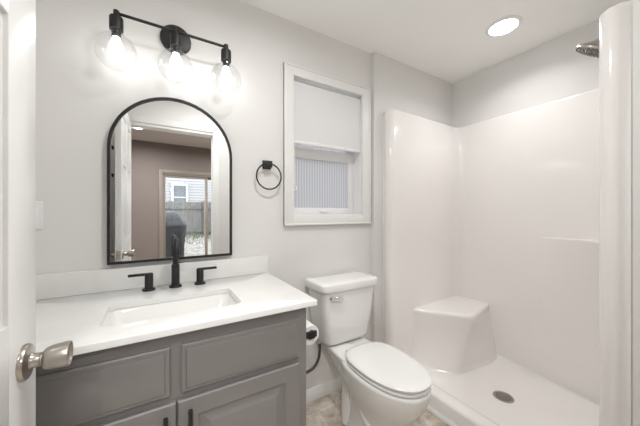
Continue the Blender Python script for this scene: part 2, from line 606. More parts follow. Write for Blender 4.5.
obj('base_pan', bm, M['acrylic'], sh, angle=50)
bm = NB()
qr = [(SX - 0.003, 0.001), (SX - 0.02, 0.001), (SX - 0.02, 0.008), (SX - 0.014, 0.018), (SX - 0.003, 0.022)]
loft(bm, [[(x, y, z) for x, z in qr] for y in (-0.05, -1.2885)])
obj('base_trim', bm, M['trim'], sh)
# moulded corner seat
bot = round_poly([(1.665, -0.10), (1.865, -0.37), (2.335, -0.435), (2.335, -0.10)], [0.02, 0.10, 0.02, 0.02], 8)
top = round_poly([(1.675, -0.10), (1.93, -0.455), (2.335, -0.365), (2.335, -0.10)], [0.02, 0.09, 0.02, 0.02], 8)
def lerp_ring(k, z, grow=0.0):
    c = Vector((2.1, -0.2))
    pts_ = [(a.lerp(b, k) - c) * (1 + grow) + c for a, b in zip(bot, top)]
    return ring3([Vector((min(p.x, 2.336), min(p.y, -0.06))) for p in pts_], z)
bm = NB()
loft(bm, [lerp_ring(0, 0.045, 0.07), lerp_ring(0, 0.058, 0.025), lerp_ring(0.02, 0.085, 0.0), lerp_ring(0.5, 0.27, -0.01), lerp_ring(0.9, 0.425, 0.0), lerp_ring(1.0, 0.447, 0.012), lerp_ring(1, 0.463, 0.018), lerp_ring(1, 0.475, 0.014), lerp_ring(1, 0.484, -0.004), lerp_ring(1, 0.488, -0.035), lerp_ring(1, 0.489, -0.10)])
obj('corner_seat', bm, M['acrylic'], sh, angle=50)
# soap ledge on the long wall, deeper towards the shower head end
bm = NB()
ly = [-0.72 - 0.49 * k / 10 for k in range(11)]
def ledge_sec(y):
    dd = 0.001 + 0.05 * min(1, max(0, (-0.72 - y) / 0.30)) ** 1.3
    zz = 1.062
    return [(2.3235, y, zz - 0.75), (2.3235 - 0.45 * dd, y, zz - 0.40), (2.3235 - 0.9 * dd, y, zz - 0.02), (2.3235 - dd, y, zz - 0.008), (2.3235 - 0.94 * dd, y, zz - 0.001), (2.3235 - 0.8 * dd, y, zz), (2.3235, y, zz + 0.001)]
loft(bm, [ledge_sec(y) for y in ly])
obj('soap_ledge', bm, M['acrylic'], sh, angle=50)
# drain
dr = NB()
lathe(dr, [(0.058, 0), (0.058, 0.004), (0.05, 0.006), (0.046, 0.004), (0.0005, 0.004)], (1.905, -0.665, 0.0405), n=36)
d_o = obj('drain', dr, M['nickel'], sh)
bm = NB()
for k in range(3):
    rr = 0.012 + 0.013 * k
    nn = 6 + 6 * k
    for q in range(nn):
        a = 2 * math.pi * q / nn
        lathe(bm, [(0.0036, 0), (0.0036, 0.0006)], (1.905 + rr * math.cos(a), -0.665 + rr * math.sin(a), 0.0446), n=8)
obj('drain_holes', bm, M['black'], d_o)

# shower head
hx, hy, hz = 1.90, -1.085, 2.052
hd = thing('showerhead', 'brushed nickel shower head on an arm high in the shower', 'shower head', (hx, -1.29, 2.1))
bm = NB(); lathe(bm, [(0.03, 0), (0.03, 0.004), (0.02, 0.012), (0.012, 0.014)], (hx, -1.2915, 2.17), (0, 1, 0), 28); obj('wall_flange', bm, M['nickel'], hd)
bm = NB(); tube(bm, smooth_path([(hx, -1.285, 2.17), (hx, -1.22, 2.172), (hx, -1.16, 2.155), (hx, -1.12, 2.108)], 6), 0.0095, 14); obj('arm', bm, M['nickel'], hd)
ax = Vector((0.0, -0.55, 0.835)).normalized()
hc = Vector((hx, hy, hz))
bm = NB(); lathe(bm, [(0.082, 0.0), (0.086, 0.003), (0.086, 0.008), (0.080, 0.015), (0.062, 0.028), (0.040, 0.041), (0.022, 0.055), (0.014, 0.07)], hc, ax, 40); sp = obj('spray_plate', bm, M['nickel'], hd)
bm = NB()
_, u_, w_ = frame_for(ax)
for k in range(1, 6):
    nn = 6 * k
    for q in range(nn):
        a = 2 * math.pi * q / nn
        lathe(bm, [(0.0032, 0), (0.0022, 0.004)], hc + (u_ * math.cos(a) + w_ * math.sin(a)) * 0.0148 * k, -ax, 6)
obj('nozzles', bm, M['black'], sp)

# recessed ceiling lights, the bathroom one added for fill
def downlight(x, y, label, m, watts, r=0.078, spread=170, group=None):
    t_ = thing('recessed_light', label, 'ceiling light', (x, y, H), group)
    bm = NB(); lathe(bm, [(r + 0.022, 0), (r + 0.022, 0.003), (r + 0.016, 0.008), (r + 0.003, 0.010), (r, 0.006), (r, 0.0005)], (x, y, H), (0, 0, -1), 40, True, False); obj('trim_ring', bm, M['trim'], t_)
    bm = NB(); lathe(bm, [(r, 0.001), (r, 0.005), (r * 0.9, 0.0065)], (x, y, H), (0, 0, -1), 40); obj('lens', bm, m, t_)
    l = bpy.data.lights.new('downlight_lamp', 'AREA')
    l.shape = 'DISK'; l.size = r * 1.8; l.energy = watts; l.color = (1.0, 0.995, 0.985); l.spread = R(spread)
    lo = bpy.data.objects.new('downlight_lamp', l); C.objects.link(lo); lo.parent = t_; lo.location = (0, 0, -0.0075)
    return t_
downlight(1.905, -0.665, 'round recessed downlight in the ceiling over the shower', M['down'], DOWN_W, spread=140)
downlight(0.45, -0.90, 'round recessed downlight in the bathroom ceiling above the floor between vanity and doorway', M['down'], BATH_FILL_W)  # unseen lamp, added to fill the bathroom with light

# ------------------------------------------------------------------ vanity
VX0, VX1, VF = -0.41, 0.519, -0.556
va = thing('vanity_cabinet', 'gray painted vanity cabinet with raised panel doors below white counter', 'cabinet', (0.0475, -0.3, 0))
bm = NB()
box(bm, VX0, VX1, VF, VF + 0.02, 0.10, 0.8575, 0.0015)
box(bm, VX0, VX0 + 0.018, VF + 0.01, -0.003, 0.10, 0.8575, 0.0015); box(bm, VX1 - 0.018, VX1, VF + 0.01, -0.003, 0.10, 0.8575, 0.0015)
box(bm, VX0 + 0.01, VX1 - 0.01, -0.012, -0.004, 0.10, 0.8570); box(bm, VX0 + 0.01, VX1 - 0.01, VF + 0.01, -0.006, 0.1005, 0.118)
obj('body', bm, M['cabinet'], va)
bm = NB(); box(bm, VX0 + 0.005, VX1 - 0.005, VF + 0.07, -0.05, 0.001, 0.101); obj('toe_kick', bm, M['cabinet'], va)
bm = NB(); box(bm, LX + 0.002, VX0 - 0.0005, VF + 0.001, VF + 0.03, 0.10, 0.8575, 0.001); obj('filler_strip', bm, M['cabinet'], va)
def front_panel(bm, x0, x1, z0, z1, raised):
    y1, y0 = VF - 0.0005, VF - 0.020
    def rr(i, y):
        return [(x0 + i, y, z0 + i), (x1 - i, y, z0 + i), (x1 - i, y, z1 - i), (x0 + i, y, z1 - i)]
    if not raised:       # slab drawer front with a stepped, eased edge
        rings = [rr(0, y1), rr(0, y0 + 0.009), rr(0.004, y0 + 0.006), rr(0.013, y0 + 0.0055), rr(0.016, y0 + 0.001), rr(0.019, y0)]
    else:
        rings = [rr(0, y1), rr(0, y0 + 0.004), rr(0.004, y0), rr(0.058, y0), rr(0.062, y0 + 0.003), rr(0.066, y0 + 0.009), rr(0.074, y0 + 0.010), rr(0.098, y0 + 0.002), rr(0.101, y0 + 0.001)]
    loft(bm, rings)
for x0, x1 in ((-0.385, 0.027), (0.058, 0.484)):
    bm = NB(); front_panel(bm, x0, x1, 0.652, 0.808, False); obj('drawer_front', bm, M['cabinet'], va, angle=20)
for x0, x1, hxx in ((-0.390, 0.0435, 0.014), (0.0475, 0.480, 0.082)):
    bm = NB(); front_panel(bm, x0, x1, 0.118, 0.632, True); d_ = obj('door', bm, M['cabinet'], va, angle=20)
    bm = NB()
    yb = VF - 0.0195
    box(bm, hxx - 0.006, hxx + 0.006, yb - 0.032, yb - 0.022, 0.452, 0.612, 0.002)
    for zz in (0.468, 0.588):
        box(bm, hxx - 0.005, hxx + 0.005, yb - 0.024, yb, zz - 0.005, zz + 0.005, 0.001)
    hh = obj('handle', bm, M['black'], d_)
    hh['label'] = 'matte black bar pull'

# countertop with sink cut-out
CX0, CX1, CY0 = LX + 0.002, 0.547, -0.600
CT = 0.88
ct = thing('countertop', 'white quartz vanity countertop with low backsplash', 'countertop', (0.03, -0.3, 0.858))
bm = NB()
SKX0, SKX1, SKY0, SKY1 = -0.165, 0.277, -0.482, -0.238
hole = round_poly(rect(SKX0, SKX1, SKY0, SKY1), 0.035, 8)
def crect(i):
    return round_poly(rect(CX0 + i, CX1 - i, CY0 + i, -0.002 - i), 0.004, 8)
loft(bm, [ring3(crect(0), 0.8585), ring3(crect(0), CT - 0.003), ring3(crect(0.001), CT - 0.001), ring3(crect(0.003), CT),
          ring3(hole, CT), ring3(hole, 0.8585)], loop=True)
obj('slab', bm, M['quartz'], ct, angle=30)
bm = NB(); box(bm, CX0, CX1 - 0.0, -0.021, -0.001, CT + 0.0002, CT + 0.100, 0.002); obj('backsplash', bm, M['quartz'], ct)

sk = thing('sink', 'white rectangular undermount sink set in the vanity counter', 'sink', (0.056, -0.36, 0.74))
bm = NB()
def srect(i, z, r):
    return ring3(round_poly(rect(SKX0 + i, SKX1 - i, SKY0 + i, SKY1 - i), r, 8), z)
loft(bm, [srect(-0.02, 0.8575, 0.045), srect(-0.004, 0.8575, 0.038), srect(0.004, 0.845, 0.035), srect(0.03, 0.775, 0.04), srect(0.045, 0.748, 0.04), srect(0.07, 0.738, 0.04), srect(0.10, 0.735, 0.02)], cap0=False)
for q in (srect(-0.02, 0.8575, 0.045),):
    pass
loft(bm, [srect(-0.02, 0.8575, 0.045), srect(-0.02, 0.85, 0.045), srect(0.02, 0.765, 0.045), srect(0.09, 0.728, 0.03)], cap0=False)
obj('basin', bm, M['ceramic'], sk, angle=50)
bm = NB(); lathe(bm, [(0.024, 0), (0.024, 0.002), (0.016, 0.003), (0.012, 0.007), (0.0005, 0.008)], (0.056, -0.36, 0.7352), n=24); obj('drain', bm, M['black'], sk)

# faucet
fa = thing('faucet', 'matte black widespread faucet with two lever handles behind the sink', 'faucet', (0.063, -0.09, CT))
FYY = -0.088
fx = 0.063
bm = NB(); lathe(bm, [(0.027, 0), (0.027, 0.007), (0.025, 0.009), (0.0175, 0.009), (0.0175, 0.105), (0.016, 0.108), (0.012, 0.108)], (fx, FYY, CT + 0.0003), n=28); obj('spout_base', bm, M['black'], fa)
bm = NB()
arc = [(fx, FYY, CT + 0.10), (fx, FYY, CT + 0.15)]
for k in range(0, 13):
    a = math.pi * k / 12 * 1.02
    arc.append((fx, FYY - 0.048 + 0.048 * math.cos(a), CT + 0.178 + 0.048 * math.sin(a)))
arc.append((fx, FYY - 0.0965, CT + 0.160))
tube(bm, arc, 0.0118, 16)
cyl(bm, (fx, FYY - 0.0965, CT + 0.164), (fx, FYY - 0.0966, CT + 0.150), 0.0132, n=18, b=0.001)
obj('spout', bm, M['black'], fa)
for hx_, sg in ((-0.044, -1), (0.170, 1)):
    bm = NB(); lathe(bm, [(0.026, 0), (0.026, 0.006), (0.024, 0.008), (0.0165, 0.008), (0.0165, 0.074), (0.0155, 0.076)], (hx_, FYY, CT + 0.0003), n=28); h_ = obj('handle', bm, M['black'], fa)
    bm = NB(); x0, x1 = sorted((hx_ - sg * 0.012, hx_ + sg * 0.078)); box(bm, x0, x1, FYY - 0.0085, FYY + 0.0085, CT + 0.068, CT + 0.0785, 0.002); obj('lever', bm, M['black'], h_)

# ------------------------------------------------------------------ mirror
MX, MZ0, MR, MSZ = 0.068, 1.0, 0.271, 1.53
mi = thing('arched_mirror', 'arched wall mirror with thin black frame above the sink', 'mirror', (MX, -0.002, MZ0))
def arch(r, zb, y, n=28):
    p = [(MX - r, y, zb), (MX + r, y, zb)]
    p += [(MX + r * math.cos(math.pi * k / n), y, MSZ + r * math.sin(math.pi * k / n)) for k in range(n + 1)]
    return p
bm = NB()
loft(bm, [arch(MR, MZ0, -0.002), arch(MR, MZ0, -0.030), arch(MR - 0.011, MZ0 + 0.011, -0.030), arch(MR - 0.011, MZ0 + 0.011, -0.016), arch(MR - 0.02, MZ0 + 0.02, -0.002)], loop=True)
obj('frame', bm, M['black'], mi, angle=40)
bm = NB()
loft(bm, [arch(MR - 0.010, MZ0 + 0.010, -0.006), arch(MR - 0.010, MZ0 + 0.010, -0.021)])
obj('mirror_glass', bm, M['mirror'], mi)

# ------------------------------------------------------------------ vanity light
vl = thing('vanity_light', 'black three-globe vanity light bar on the wall above the mirror', 'wall light', (0.066, -0.002, 2.105))
BY, BZ = -0.112, 2.083
bm = NB(); lathe(bm, [(0.069, 0), (0.069, 0.016), (0.066, 0.022), (0.058, 0.024)], (0.068, -0.001, 2.102), (0, -1, 0), 40); obj('canopy', bm, M['black'], vl)
bm = NB(); cyl(bm, (0.064, -0.02, BZ), (0.064, BY - 0.004, BZ), 0.010, n=16); cyl(bm, (0.045, -0.024, 2.115), (0.045, -0.03, 2.115), 0.006, n=12); obj('arm', bm, M['black'], vl)
bm = NB(); cyl(bm, (-0.17, BY, BZ), (0.298, BY, BZ), 0.0065, n=14, b=0.001); obj('crossbar', bm, M['black'], vl)
for lx in (-0.160, 0.064, 0.290):
    bm = NB(); lathe(bm, [(0.009, 0.012), (0.011, 0.010), (0.011, -0.012), (0.013, -0.016), (0.0235, -0.018), (0.025, -0.022), (0.025, -0.072), (0.0235, -0.073)], (lx, BY, BZ), n=28)
    so = obj('socket', bm, M['black'], vl)
    bm = NB(); lathe(bm, [(0.0165, -0.070), (0.0165, -0.104), (0.013, -0.104), (0.013, -0.072)], (lx, BY, BZ), n=20); so2 = obj('socket_collar', bm, M['black'], so)
    gz = BZ - 0.165
    bm = NB()
    prof_o = [(0.0255, gz + 0.094), (0.0265, gz + 0.088), (0.0262, gz + 0.07)]
    rg = 0.076
    a0 = math.asin(0.0262 / rg)
    for k in range(0, 21):
        a = a0 + (math.pi - a0) * k / 20
        prof_o.append((rg * math.sin(a), gz + rg * math.cos(a)))
    prof_i = [(max(r - 0.0018, 0), z + (0.0018 if r < 0.02 else 0)) for r, z in reversed(prof_o)]
    lathe(bm, [(r, z) for r, z in prof_o + prof_i], (lx, BY, 0), n=40, cap0=False, cap1=False)
    obj('glass_globe', bm, M['globe'], vl, angle=60)
    bm = NB()
    zb = BZ - 0.104
    bp_ = [(0.0125, zb + 0.008), (0.013, zb - 0.004), (0.017, zb - 0.016), (0.023, zb - 0.032)]
    for k in range(11):
        a = math.pi * 0.5 * k / 10
        bp_.append((0.026 * math.cos(a), zb - 0.047 - 0.026 * math.sin(a)))
    lathe(bm, bp_, (lx, BY, 0), n=20)
    obj('bulb', bm, M['bulb'], vl, angle=60)

# ------------------------------------------------------------------ towel ring
tr = thing('towel_ring', 'matte black towel ring mounted between mirror and window', 'towel ring', (0.53, -0.001, 1.51))
bm = NB(); box(bm, 0.519, 0.571, -0.012, -0.001, 1.494, 1.544, 0.002); box(bm, 0.524, 0.566, -0.046, -0.010, 1.500, 1.538, 0.002); obj('mount', bm, M['black'], tr)
bm = NB()
tube(bm, [(0.548 + 0.0752 * math.cos(a), -0.038, 1.447 + 0.0752 * math.sin(a)) for a in [2 * math.pi * k / 48 for k in range(48)]], 0.0045, 10, closed=True)
obj('ring', bm, M['black'], tr)

# light switch left of the mirror, half hidden by the door
sw = thing('light_switch', 'white switch plate on the wall at the door edge, left of the mirror', 'light switch', (-0.447, -0.001, 1.22))
bm = NB(); box(bm, -0.482, -0.413, -0.007, -0.0005, 1.165, 1.28, 0.003); obj('plate', bm, M['vinyl'], sw)
bm = NB(); box(bm, -0.466, -0.429, -0.012, -0.006, 1.18, 1.252, 0.002); obj('rocker', bm, M['vinyl'], sw)

# ------------------------------------------------------------------ toilet
TX = 1.015
to = thing('toilet', 'white two-piece toilet with closed lid between vanity and shower', 'toilet', (TX, -0.4, 0))
def egg(hw, yb, yf, z, n=40, sq=2.35, bq=2.35):
    """outline, flatter towards the back, pointed to the front"""
    yc = yb + (yf - yb) * 0.44
    out = []
    for k in range(n):
        a = 2 * math.pi * k / n
        cx, cy = math.cos(a), math.sin(a)
        e = 2.0 / sq
        x = hw * math.copysign(abs(cx) ** e, cx)
        if cy > 0:
            y = yc + (yb - yc) * abs(cy) ** (2.0 / bq)
            x = hw * math.copysign(abs(cx) ** (2.0 / max(bq, sq)), cx)
        else:
            y = yc + (yf - yc) * abs(cy) ** (2.0 / 2.05)
        out.append(Vector((TX + x, y, z)))
    return out
bm = NB()
loft(bm, [egg(0.115, -0.25, -0.585, 0.001, sq=3), egg(0.115, -0.25, -0.585, 0.02, sq=3), egg(0.105, -0.255, -0.578, 0.04, sq=3), egg(0.096, -0.26, -0.575, 0.09, sq=2.8),
          egg(0.098, -0.26, -0.60, 0.14, sq=2.6), egg(0.112, -0.25, -0.645, 0.20), egg(0.136, -0.24, -0.695, 0.26), egg(0.154, -0.23, -0.728, 0.31),
          egg(0.165, -0.22, -0.747, 0.355), egg(0.169, -0.22, -0.754, 0.39), egg(0.169, -0.22, -0.754, 0.402), egg(0.162, -0.23, -0.746, 0.408)])
# rear deck that carries the tank
dk = lambda i, z, y1=-0.03: ring3(round_poly([(TX - 0.150 + i, -0.36), (TX + 0.150 - i, -0.36), (TX + 0.122 - i, y1), (TX - 0.122 + i, y1)], 0.04, 6), z)
loft(bm, [dk(0.05, 0.22, -0.26), dk(0.035, 0.28, -0.20), dk(0.02, 0.345, -0.10), dk(0.008, 0.385), dk(0.0, 0.402), dk(0.003, 0.412), dk(0.012, 0.416)])
# trapway relief on both sides
for sg in (-1, 1):
    path = smooth_path([(TX + sg * 0.055, -0.52, 0.08), (TX + sg * 0.066, -0.46, 0.14), (TX + sg * 0.072, -0.40, 0.23), (TX + sg * 0.068, -0.34, 0.285), (TX + sg * 0.066, -0.285, 0.22), (TX + sg * 0.066, -0.275, 0.10), (TX + sg * 0.066, -0.275, 0.012)], 6)
    tube(bm, path, [0.040] * 12 + [0.042] * (len(path) - 12), 14)
obj('bowl', bm, M['ceramic'], to, angle=60)
for sg in (-1, 1):
    bm = NB(); lathe(bm, [(0.016, 0), (0.015, 0.012), (0.009, 0.02), (0.001, 0.022)], (TX + sg * 0.122, -0.33, 0.0005), n=16); obj('bolt_cap', bm, M['seat_plastic'], to)
# tank
bm = NB()
def tk(hw, yf, z, yb=-0.028, r=0.05):
    return ring3(round_poly([(TX - hw + 0.012, yf), (TX + hw - 0.012, yf), (TX + hw, yb), (TX - hw, yb)], [r, r, 0.03, 0.03], 8), z)
loft(bm, [tk(0.150, -0.175, 0.422, r=0.06), tk(0.168, -0.195, 0.432, r=0.06), tk(0.178, -0.203, 0.455, r=0.06), tk(0.197, -0.215, 0.60), tk(0.212, -0.223, 0.755), tk(0.212, -0.223, 0.762)])
ta = obj('tank', bm, M['ceramic'], to, angle=50)
bm = NB()
lathe(bm, [(0.012, 0), (0.012, 0.010), (0.010, 0.014)], (TX - 0.15, -0.2185, 0.728), (0, -1, 0), 20)
lv = smooth_path([(TX - 0.158, -0.236, 0.730), (TX - 0.135, -0.24, 0.729), (TX - 0.11, -0.242, 0.725), (TX - 0.085, -0.240, 0.721)], 5)
tube(bm, lv, [0.009 + 0.004 * k / (len(lv) - 1) for k in range(len(lv))], 12)
fl = obj('flush_lever', bm, M['chrome'], ta)
fl['label'] = 'chrome flush lever'
bm = NB()
loft(bm, [tk(0.219, -0.230, 0.763), tk(0.227, -0.239, 0.766, -0.022), tk(0.229, -0.241, 0.773, -0.02), tk(0.229, -0.241, 0.803, -0.02), tk(0.226, -0.238, 0.811, -0.023), tk(0.216, -0.228, 0.816, -0.032), tk(0.18, -0.19, 0.818, -0.06)])
obj('tank_lid', bm, M['ceramic'], to, angle=50)
# seat ring and lid
bm = NB()
loft(bm, [egg(0.150, -0.305, -0.742, 0.4105, bq=3), egg(0.159, -0.298, -0.751, 0.4155, bq=3), egg(0.160, -0.298, -0.752, 0.423, bq=3), egg(0.153, -0.302, -0.745, 0.4275, bq=3)])
obj('seat', bm, M['seat_plastic'], to, angle=50)
bm = NB()
loft(bm, [egg(0.150, -0.31, -0.742, 0.4335, bq=3), egg(0.161, -0.293, -0.753, 0.437, bq=3), egg(0.163, -0.292, -0.756, 0.446, bq=3), egg(0.157, -0.296, -0.750, 0.452, bq=3), egg(0.135, -0.32, -0.72, 0.4555, bq=3), egg(0.06, -0.42, -0.62, 0.457, bq=3)])
obj('lid', bm, M['seat_plastic'], to, angle=50)
for sg in (-1, 1):
    bm = NB(); box(bm, TX + sg * 0.07 - 0.02, TX + sg * 0.07 + 0.02, -0.305, -0.280, 0.4145, 0.442, 0.005); obj('hinge', bm, M['seat_plastic'], to)

# water supply hose with stop valve
hs = thing('supply_hose', 'dark braided water supply hose looping down under the toilet tank', 'hose', (0.83, -0.03, 0.22))
bm = NB(); tube(bm, smooth_path([(0.876, -0.065, 0.415), (0.878, -0.065, 0.36), (0.872, -0.062, 0.30), (0.84, -0.06, 0.252), (0.79, -0.06, 0.235), (0.72, -0.058, 0.225), (0.66, -0.058, 0.215)], 8), 0.0085, 12); obj('braided_tube', bm, M['hose'], hs)
bm = NB(); lathe(bm, [(0.011, 0), (0.013, 0.004), (0.013, 0.02), (0.010, 0.024)], (0.876, -0.065, 0.3975), n=8); obj('coupling_nut', bm, M['seat_plastic'], hs)
bm = NB(); cyl(bm, (0.655, -0.0005, 0.213), (0.655, -0.07, 0.213), 0.011, n=16); lathe(bm, [(0.028, 0), (0.028, 0.003), (0.012, 0.008)], (0.655, -0.0005, 0.213), (0, -1, 0), 24); cyl(bm, (0.655, -0.07, 0.213), (0.655, -0.095, 0.213), 0.017, n=10); obj('stop_valve', bm, M['chrome'], hs)

# toilet paper holder and roll on the vanity side
PY, PZ, PX = -0.445, 0.697, 0.575
ph = thing('paper_holder', 'matte black toilet paper holder on the side of the vanity', 'paper holder', (0.52, PY, PZ))
bm = NB(); box(bm, 0.5186, 0.527, PY - 0.070, PY - 0.030, PZ - 0.020, PZ + 0.020, 0.002); obj('mounting_plate', bm, M['black'], ph)
bm = NB(); box(bm, 0.525, PX + 0.022, PY - 0.068, PY - 0.053, PZ - 0.013, PZ + 0.013, 0.003)
cyl(bm, (PX, PY - 0.066, PZ), (PX, PY + 0.062, PZ), 0.0095, n=18, b=0.001)
cyl(bm, (PX, PY - 0.072, PZ), (PX, PY - 0.052, PZ), 0.016, n=20, b=0.002)
obj('arm', bm, M['black'], ph)
ro = thing('toilet_paper_roll', 'white toilet paper roll on the black holder beside the vanity', 'toilet paper', (PX, PY, PZ - 0.008))
bm = NB()
lathe(bm, [(0.021, -0.05), (0.042, -0.05), (0.043, -0.048), (0.043, 0.048), (0.042, 0.05), (0.021, 0.05), (0.021, -0.05)], (PX, PY + 0.002, PZ - 0.0098), (0, 1, 0), 40, False, False)
obj('paper', bm, M['paper'], ro)
bm = NB()
lathe(bm, [(0.0195, -0.05), (0.0207, -0.05), (0.0207, 0.05), (0.0195, 0.05), (0.0195, -0.05)], (PX, PY + 0.002, PZ - 0.0098), (0, 1, 0), 32, False, False)
obj('core', bm, M['card'], ro)

# ------------------------------------------------------------------ the open bathroom door
DFX, DT = -0.224, 0.035
DY0, DY1 = -1.455, -0.742
do = struct_empty('door_1', (DFX - DT / 2, DY0, 0))
bm = NB()
zb, zt = 0.012, 2.04
box(bm, DFX - DT + 0.007, DFX - 0.007, DY0 + 0.004, DY1 - 0.004, zb + 0.004, zt - 0.004)
st = 0.118
wmid = (DY1 + DY0) / 2
rails = [(zb, 0.225), (0.85, 1.037), (1.575, 1.675), (1.925, zt)]
box(bm, DFX - DT, DFX, DY1 - st, DY1, zb, zt, 0.002)
box(bm, DFX - DT, DFX, DY0, DY0 + st, zb, zt, 0.002)
box(bm, DFX - DT + 0.0002, DFX - 0.0002, wmid - 0.05, wmid + 0.05, zb + 0.01, zt - 0.01, 0.002)
for z0, z1 in rails:
    box(bm, DFX - DT + 0.0001, DFX - 0.0001, DY0 + 0.01, DY1 - 0.01, z0, z1, 0.002)
for (z0, z1) in ((0.225, 0.85), (1.037, 1.575), (1.675, 1.925)):
    for (a, b_) in ((DY0 + st, wmid - 0.05), (wmid + 0.05, DY1 - st)):
        for sx in (0, 1):
            xs, xe = (DFX - 0.008, DFX - 0.002) if sx else (DFX - DT + 0.008, DFX - DT + 0.002)
            def q(i, x):
                return [(x, a + i, z0 + i), (x, b_ - i, z0 + i), (x, b_ - i, z1 - i), (x, a + i, z1 - i)]
            loft(bm, [q(0.016, xs), q(0.018, xs + (xe - xs) * 0.3), q(0.034, xe)])
obj('slab', bm, M['door'], do, angle=25)
KY, KZ = -0.802, 0.946
for sg, xf in ((1, DFX), (-1, DFX - DT)):
    bm = NB()
    lathe(bm, [(0.0335, 0.0), (0.0335, 0.004), (0.0315, 0.0075), (0.025, 0.0095), (0.0155, 0.0105), (0.0135, 0.013), (0.013, 0.024), (0.0115, 0.0245), (0.0115, 0.0275), (0.0165, 0.0285), (0.0195, 0.031), (0.0215, 0.036), (0.0235, 0.048), (0.0250, 0.064), (0.0246, 0.0665), (0.0222, 0.0665), (0.019, 0.062), (0.001, 0.060)], (xf, KY, KZ), (sg, 0, 0), 36)
    k_ = obj('door_knob', bm, M['nickel'], do, angle=40)
bm = NB(); box(bm, DFX - DT / 2 - 0.0125, DFX - DT / 2 + 0.0125, DY1 - 0.001, DY1 + 0.0015, KZ - 0.03, KZ + 0.03); box(bm, DFX - DT / 2 - 0.006, DFX - DT / 2 + 0.006, DY1, DY1 + 0.009, KZ - 0.008, KZ + 0.008, 0.002); obj('latch_plate', bm, M['nickel'], do)
for zz in (0.25, 1.05, 1.82):
    bm = NB(); cyl(bm, (DFX - DT - 0.006, DY0 - 0.004, zz - 0.045), (DFX - DT - 0.006, DY0 - 0.004, zz + 0.045), 0.006, n=12); obj('hinge', bm, M['nickel'], do)

# robe hooks on the wall behind the door
for zz, lab in ((1.81, 'upper small black robe hook on the wall behind the open door'), (1.565, 'lower small black robe hook on the wall behind the open door')):
    hk = thing('robe_hook', lab, 'hook', (-0.36, FY + 0.001, zz))
    bm = NB(); box(bm, -0.368, -0.352, FY + 0.0005, FY + 0.006, zz - 0.014, zz + 0.014, 0.002); obj('plate', bm, M['black'], hk)
    bm = NB(); tube(bm, smooth_path([(-0.36, FY + 0.005, zz), (-0.36, FY + 0.03, zz - 0.008), (-0.36, FY + 0.042, zz), (-0.36, FY + 0.045, zz + 0.012)], 5), 0.005, 10); obj('peg', bm, M['black'], hk)

# ------------------------------------------------------------------ next room, seen in the mirror
bm = NB(); box(bm, HX0 - 0.1, HX1 + 0.1, HY - 0.12, -1.5401, -0.1, -0.0005); struct('floor_hall', bm, M['hall_floor'])
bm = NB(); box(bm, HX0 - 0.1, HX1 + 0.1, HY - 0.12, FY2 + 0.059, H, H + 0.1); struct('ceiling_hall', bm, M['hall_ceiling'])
bm = NB(); box(bm, HX0 - 0.12, HX0, HY - 0.12, FY2 + 0.1, 0, H); struct('wall_hall_left', bm, M['taupe'])
bm = NB(); box(bm, HX1, HX1 + 0.12, HY - 0.12, FY2 + 0.1, 0, H); struct('wall_hall_right', bm, M['taupe'])
GX0, GX1, GZ = 0.035, 1.56, 1.93
bm = NB()
box(bm, HX0, GX0, HY - 0.12, HY, 0, H); box(bm, GX1, HX1, HY - 0.12, HY, 0, H); box(bm, GX0, GX1, HY - 0.12, HY, GZ, H)
struct('wall_hall_far', bm, M['taupe'])
sd = struct_empty('door_2', ((GX0 + GX1) / 2, HY, 0))
bm = NB()
cw2 = 0.055
box(bm, GX0 - cw2, GX0 + 0.005, HY, HY + 0.014, 0, GZ + cw2, 0.003); box(bm, GX1 - 0.005, GX1 + cw2, HY, HY + 0.014, 0, GZ + cw2, 0.003); box(bm, GX0, GX1, HY, HY + 0.014, GZ - 0.005, GZ + cw2, 0.003)
box(bm, GX0, GX0 + 0.02, HY - 0.12, HY, 0, GZ); box(bm, GX1 - 0.02, GX1, HY - 0.12, HY, 0, GZ); box(bm, GX0, GX1, HY - 0.12, HY, GZ - 0.03, GZ); box(bm, GX0, GX1, HY - 0.12, HY, 0, 0.03)
obj('frame', bm, M['slider'], sd)
for (x0, x1, y0) in ((GX0 + 0.021, 0.765, HY - 0.055), (0.722, GX1 - 0.021, HY - 0.095)):
    bm = NB()
    s = 0.04
    box(bm, x0, x0 + s * 0.6, y0, y0 + 0.035, 0.031, GZ - 0.031, 0.002); box(bm, x1 - s, x1, y0, y0 + 0.035, 0.031, GZ - 0.031, 0.002)
    box(bm, x0 + s * 0.6, x1 - s, y0, y0 + 0.035, GZ - 0.031 - s, GZ - 0.031, 0.002); box(bm, x0 + s * 0.6, x1 - s, y0, y0 + 0.035, 0.031, 0.1, 0.002)
    pn = obj('sliding_panel', bm, M['slider'], sd)
    bm = NB(); box(bm, x0 + s * 0.6 - 0.004, x1 - s + 0.004, y0 + 0.015, y0 + 0.02, 0.096, GZ - 0.067); obj('glass', bm, M['pane'], pn)
downlight(-0.27, -3.02, 'recessed downlight in the next room, seen in the mirror', M['hall_down'], HALL_W)
for k, (x, y) in enumerate(((1.3, -3.02), (-0.27, -2.1), (1.3, -2.1))):  # unseen lamps, added to send fill light through the doorway
    downlight(x, y, ['recessed downlight in the next room near the sliding door', 'recessed downlight in the next room just outside the doorway', 'recessed downlight in the next room right of the doorway'][k], M['hall_down'], HALL_W)

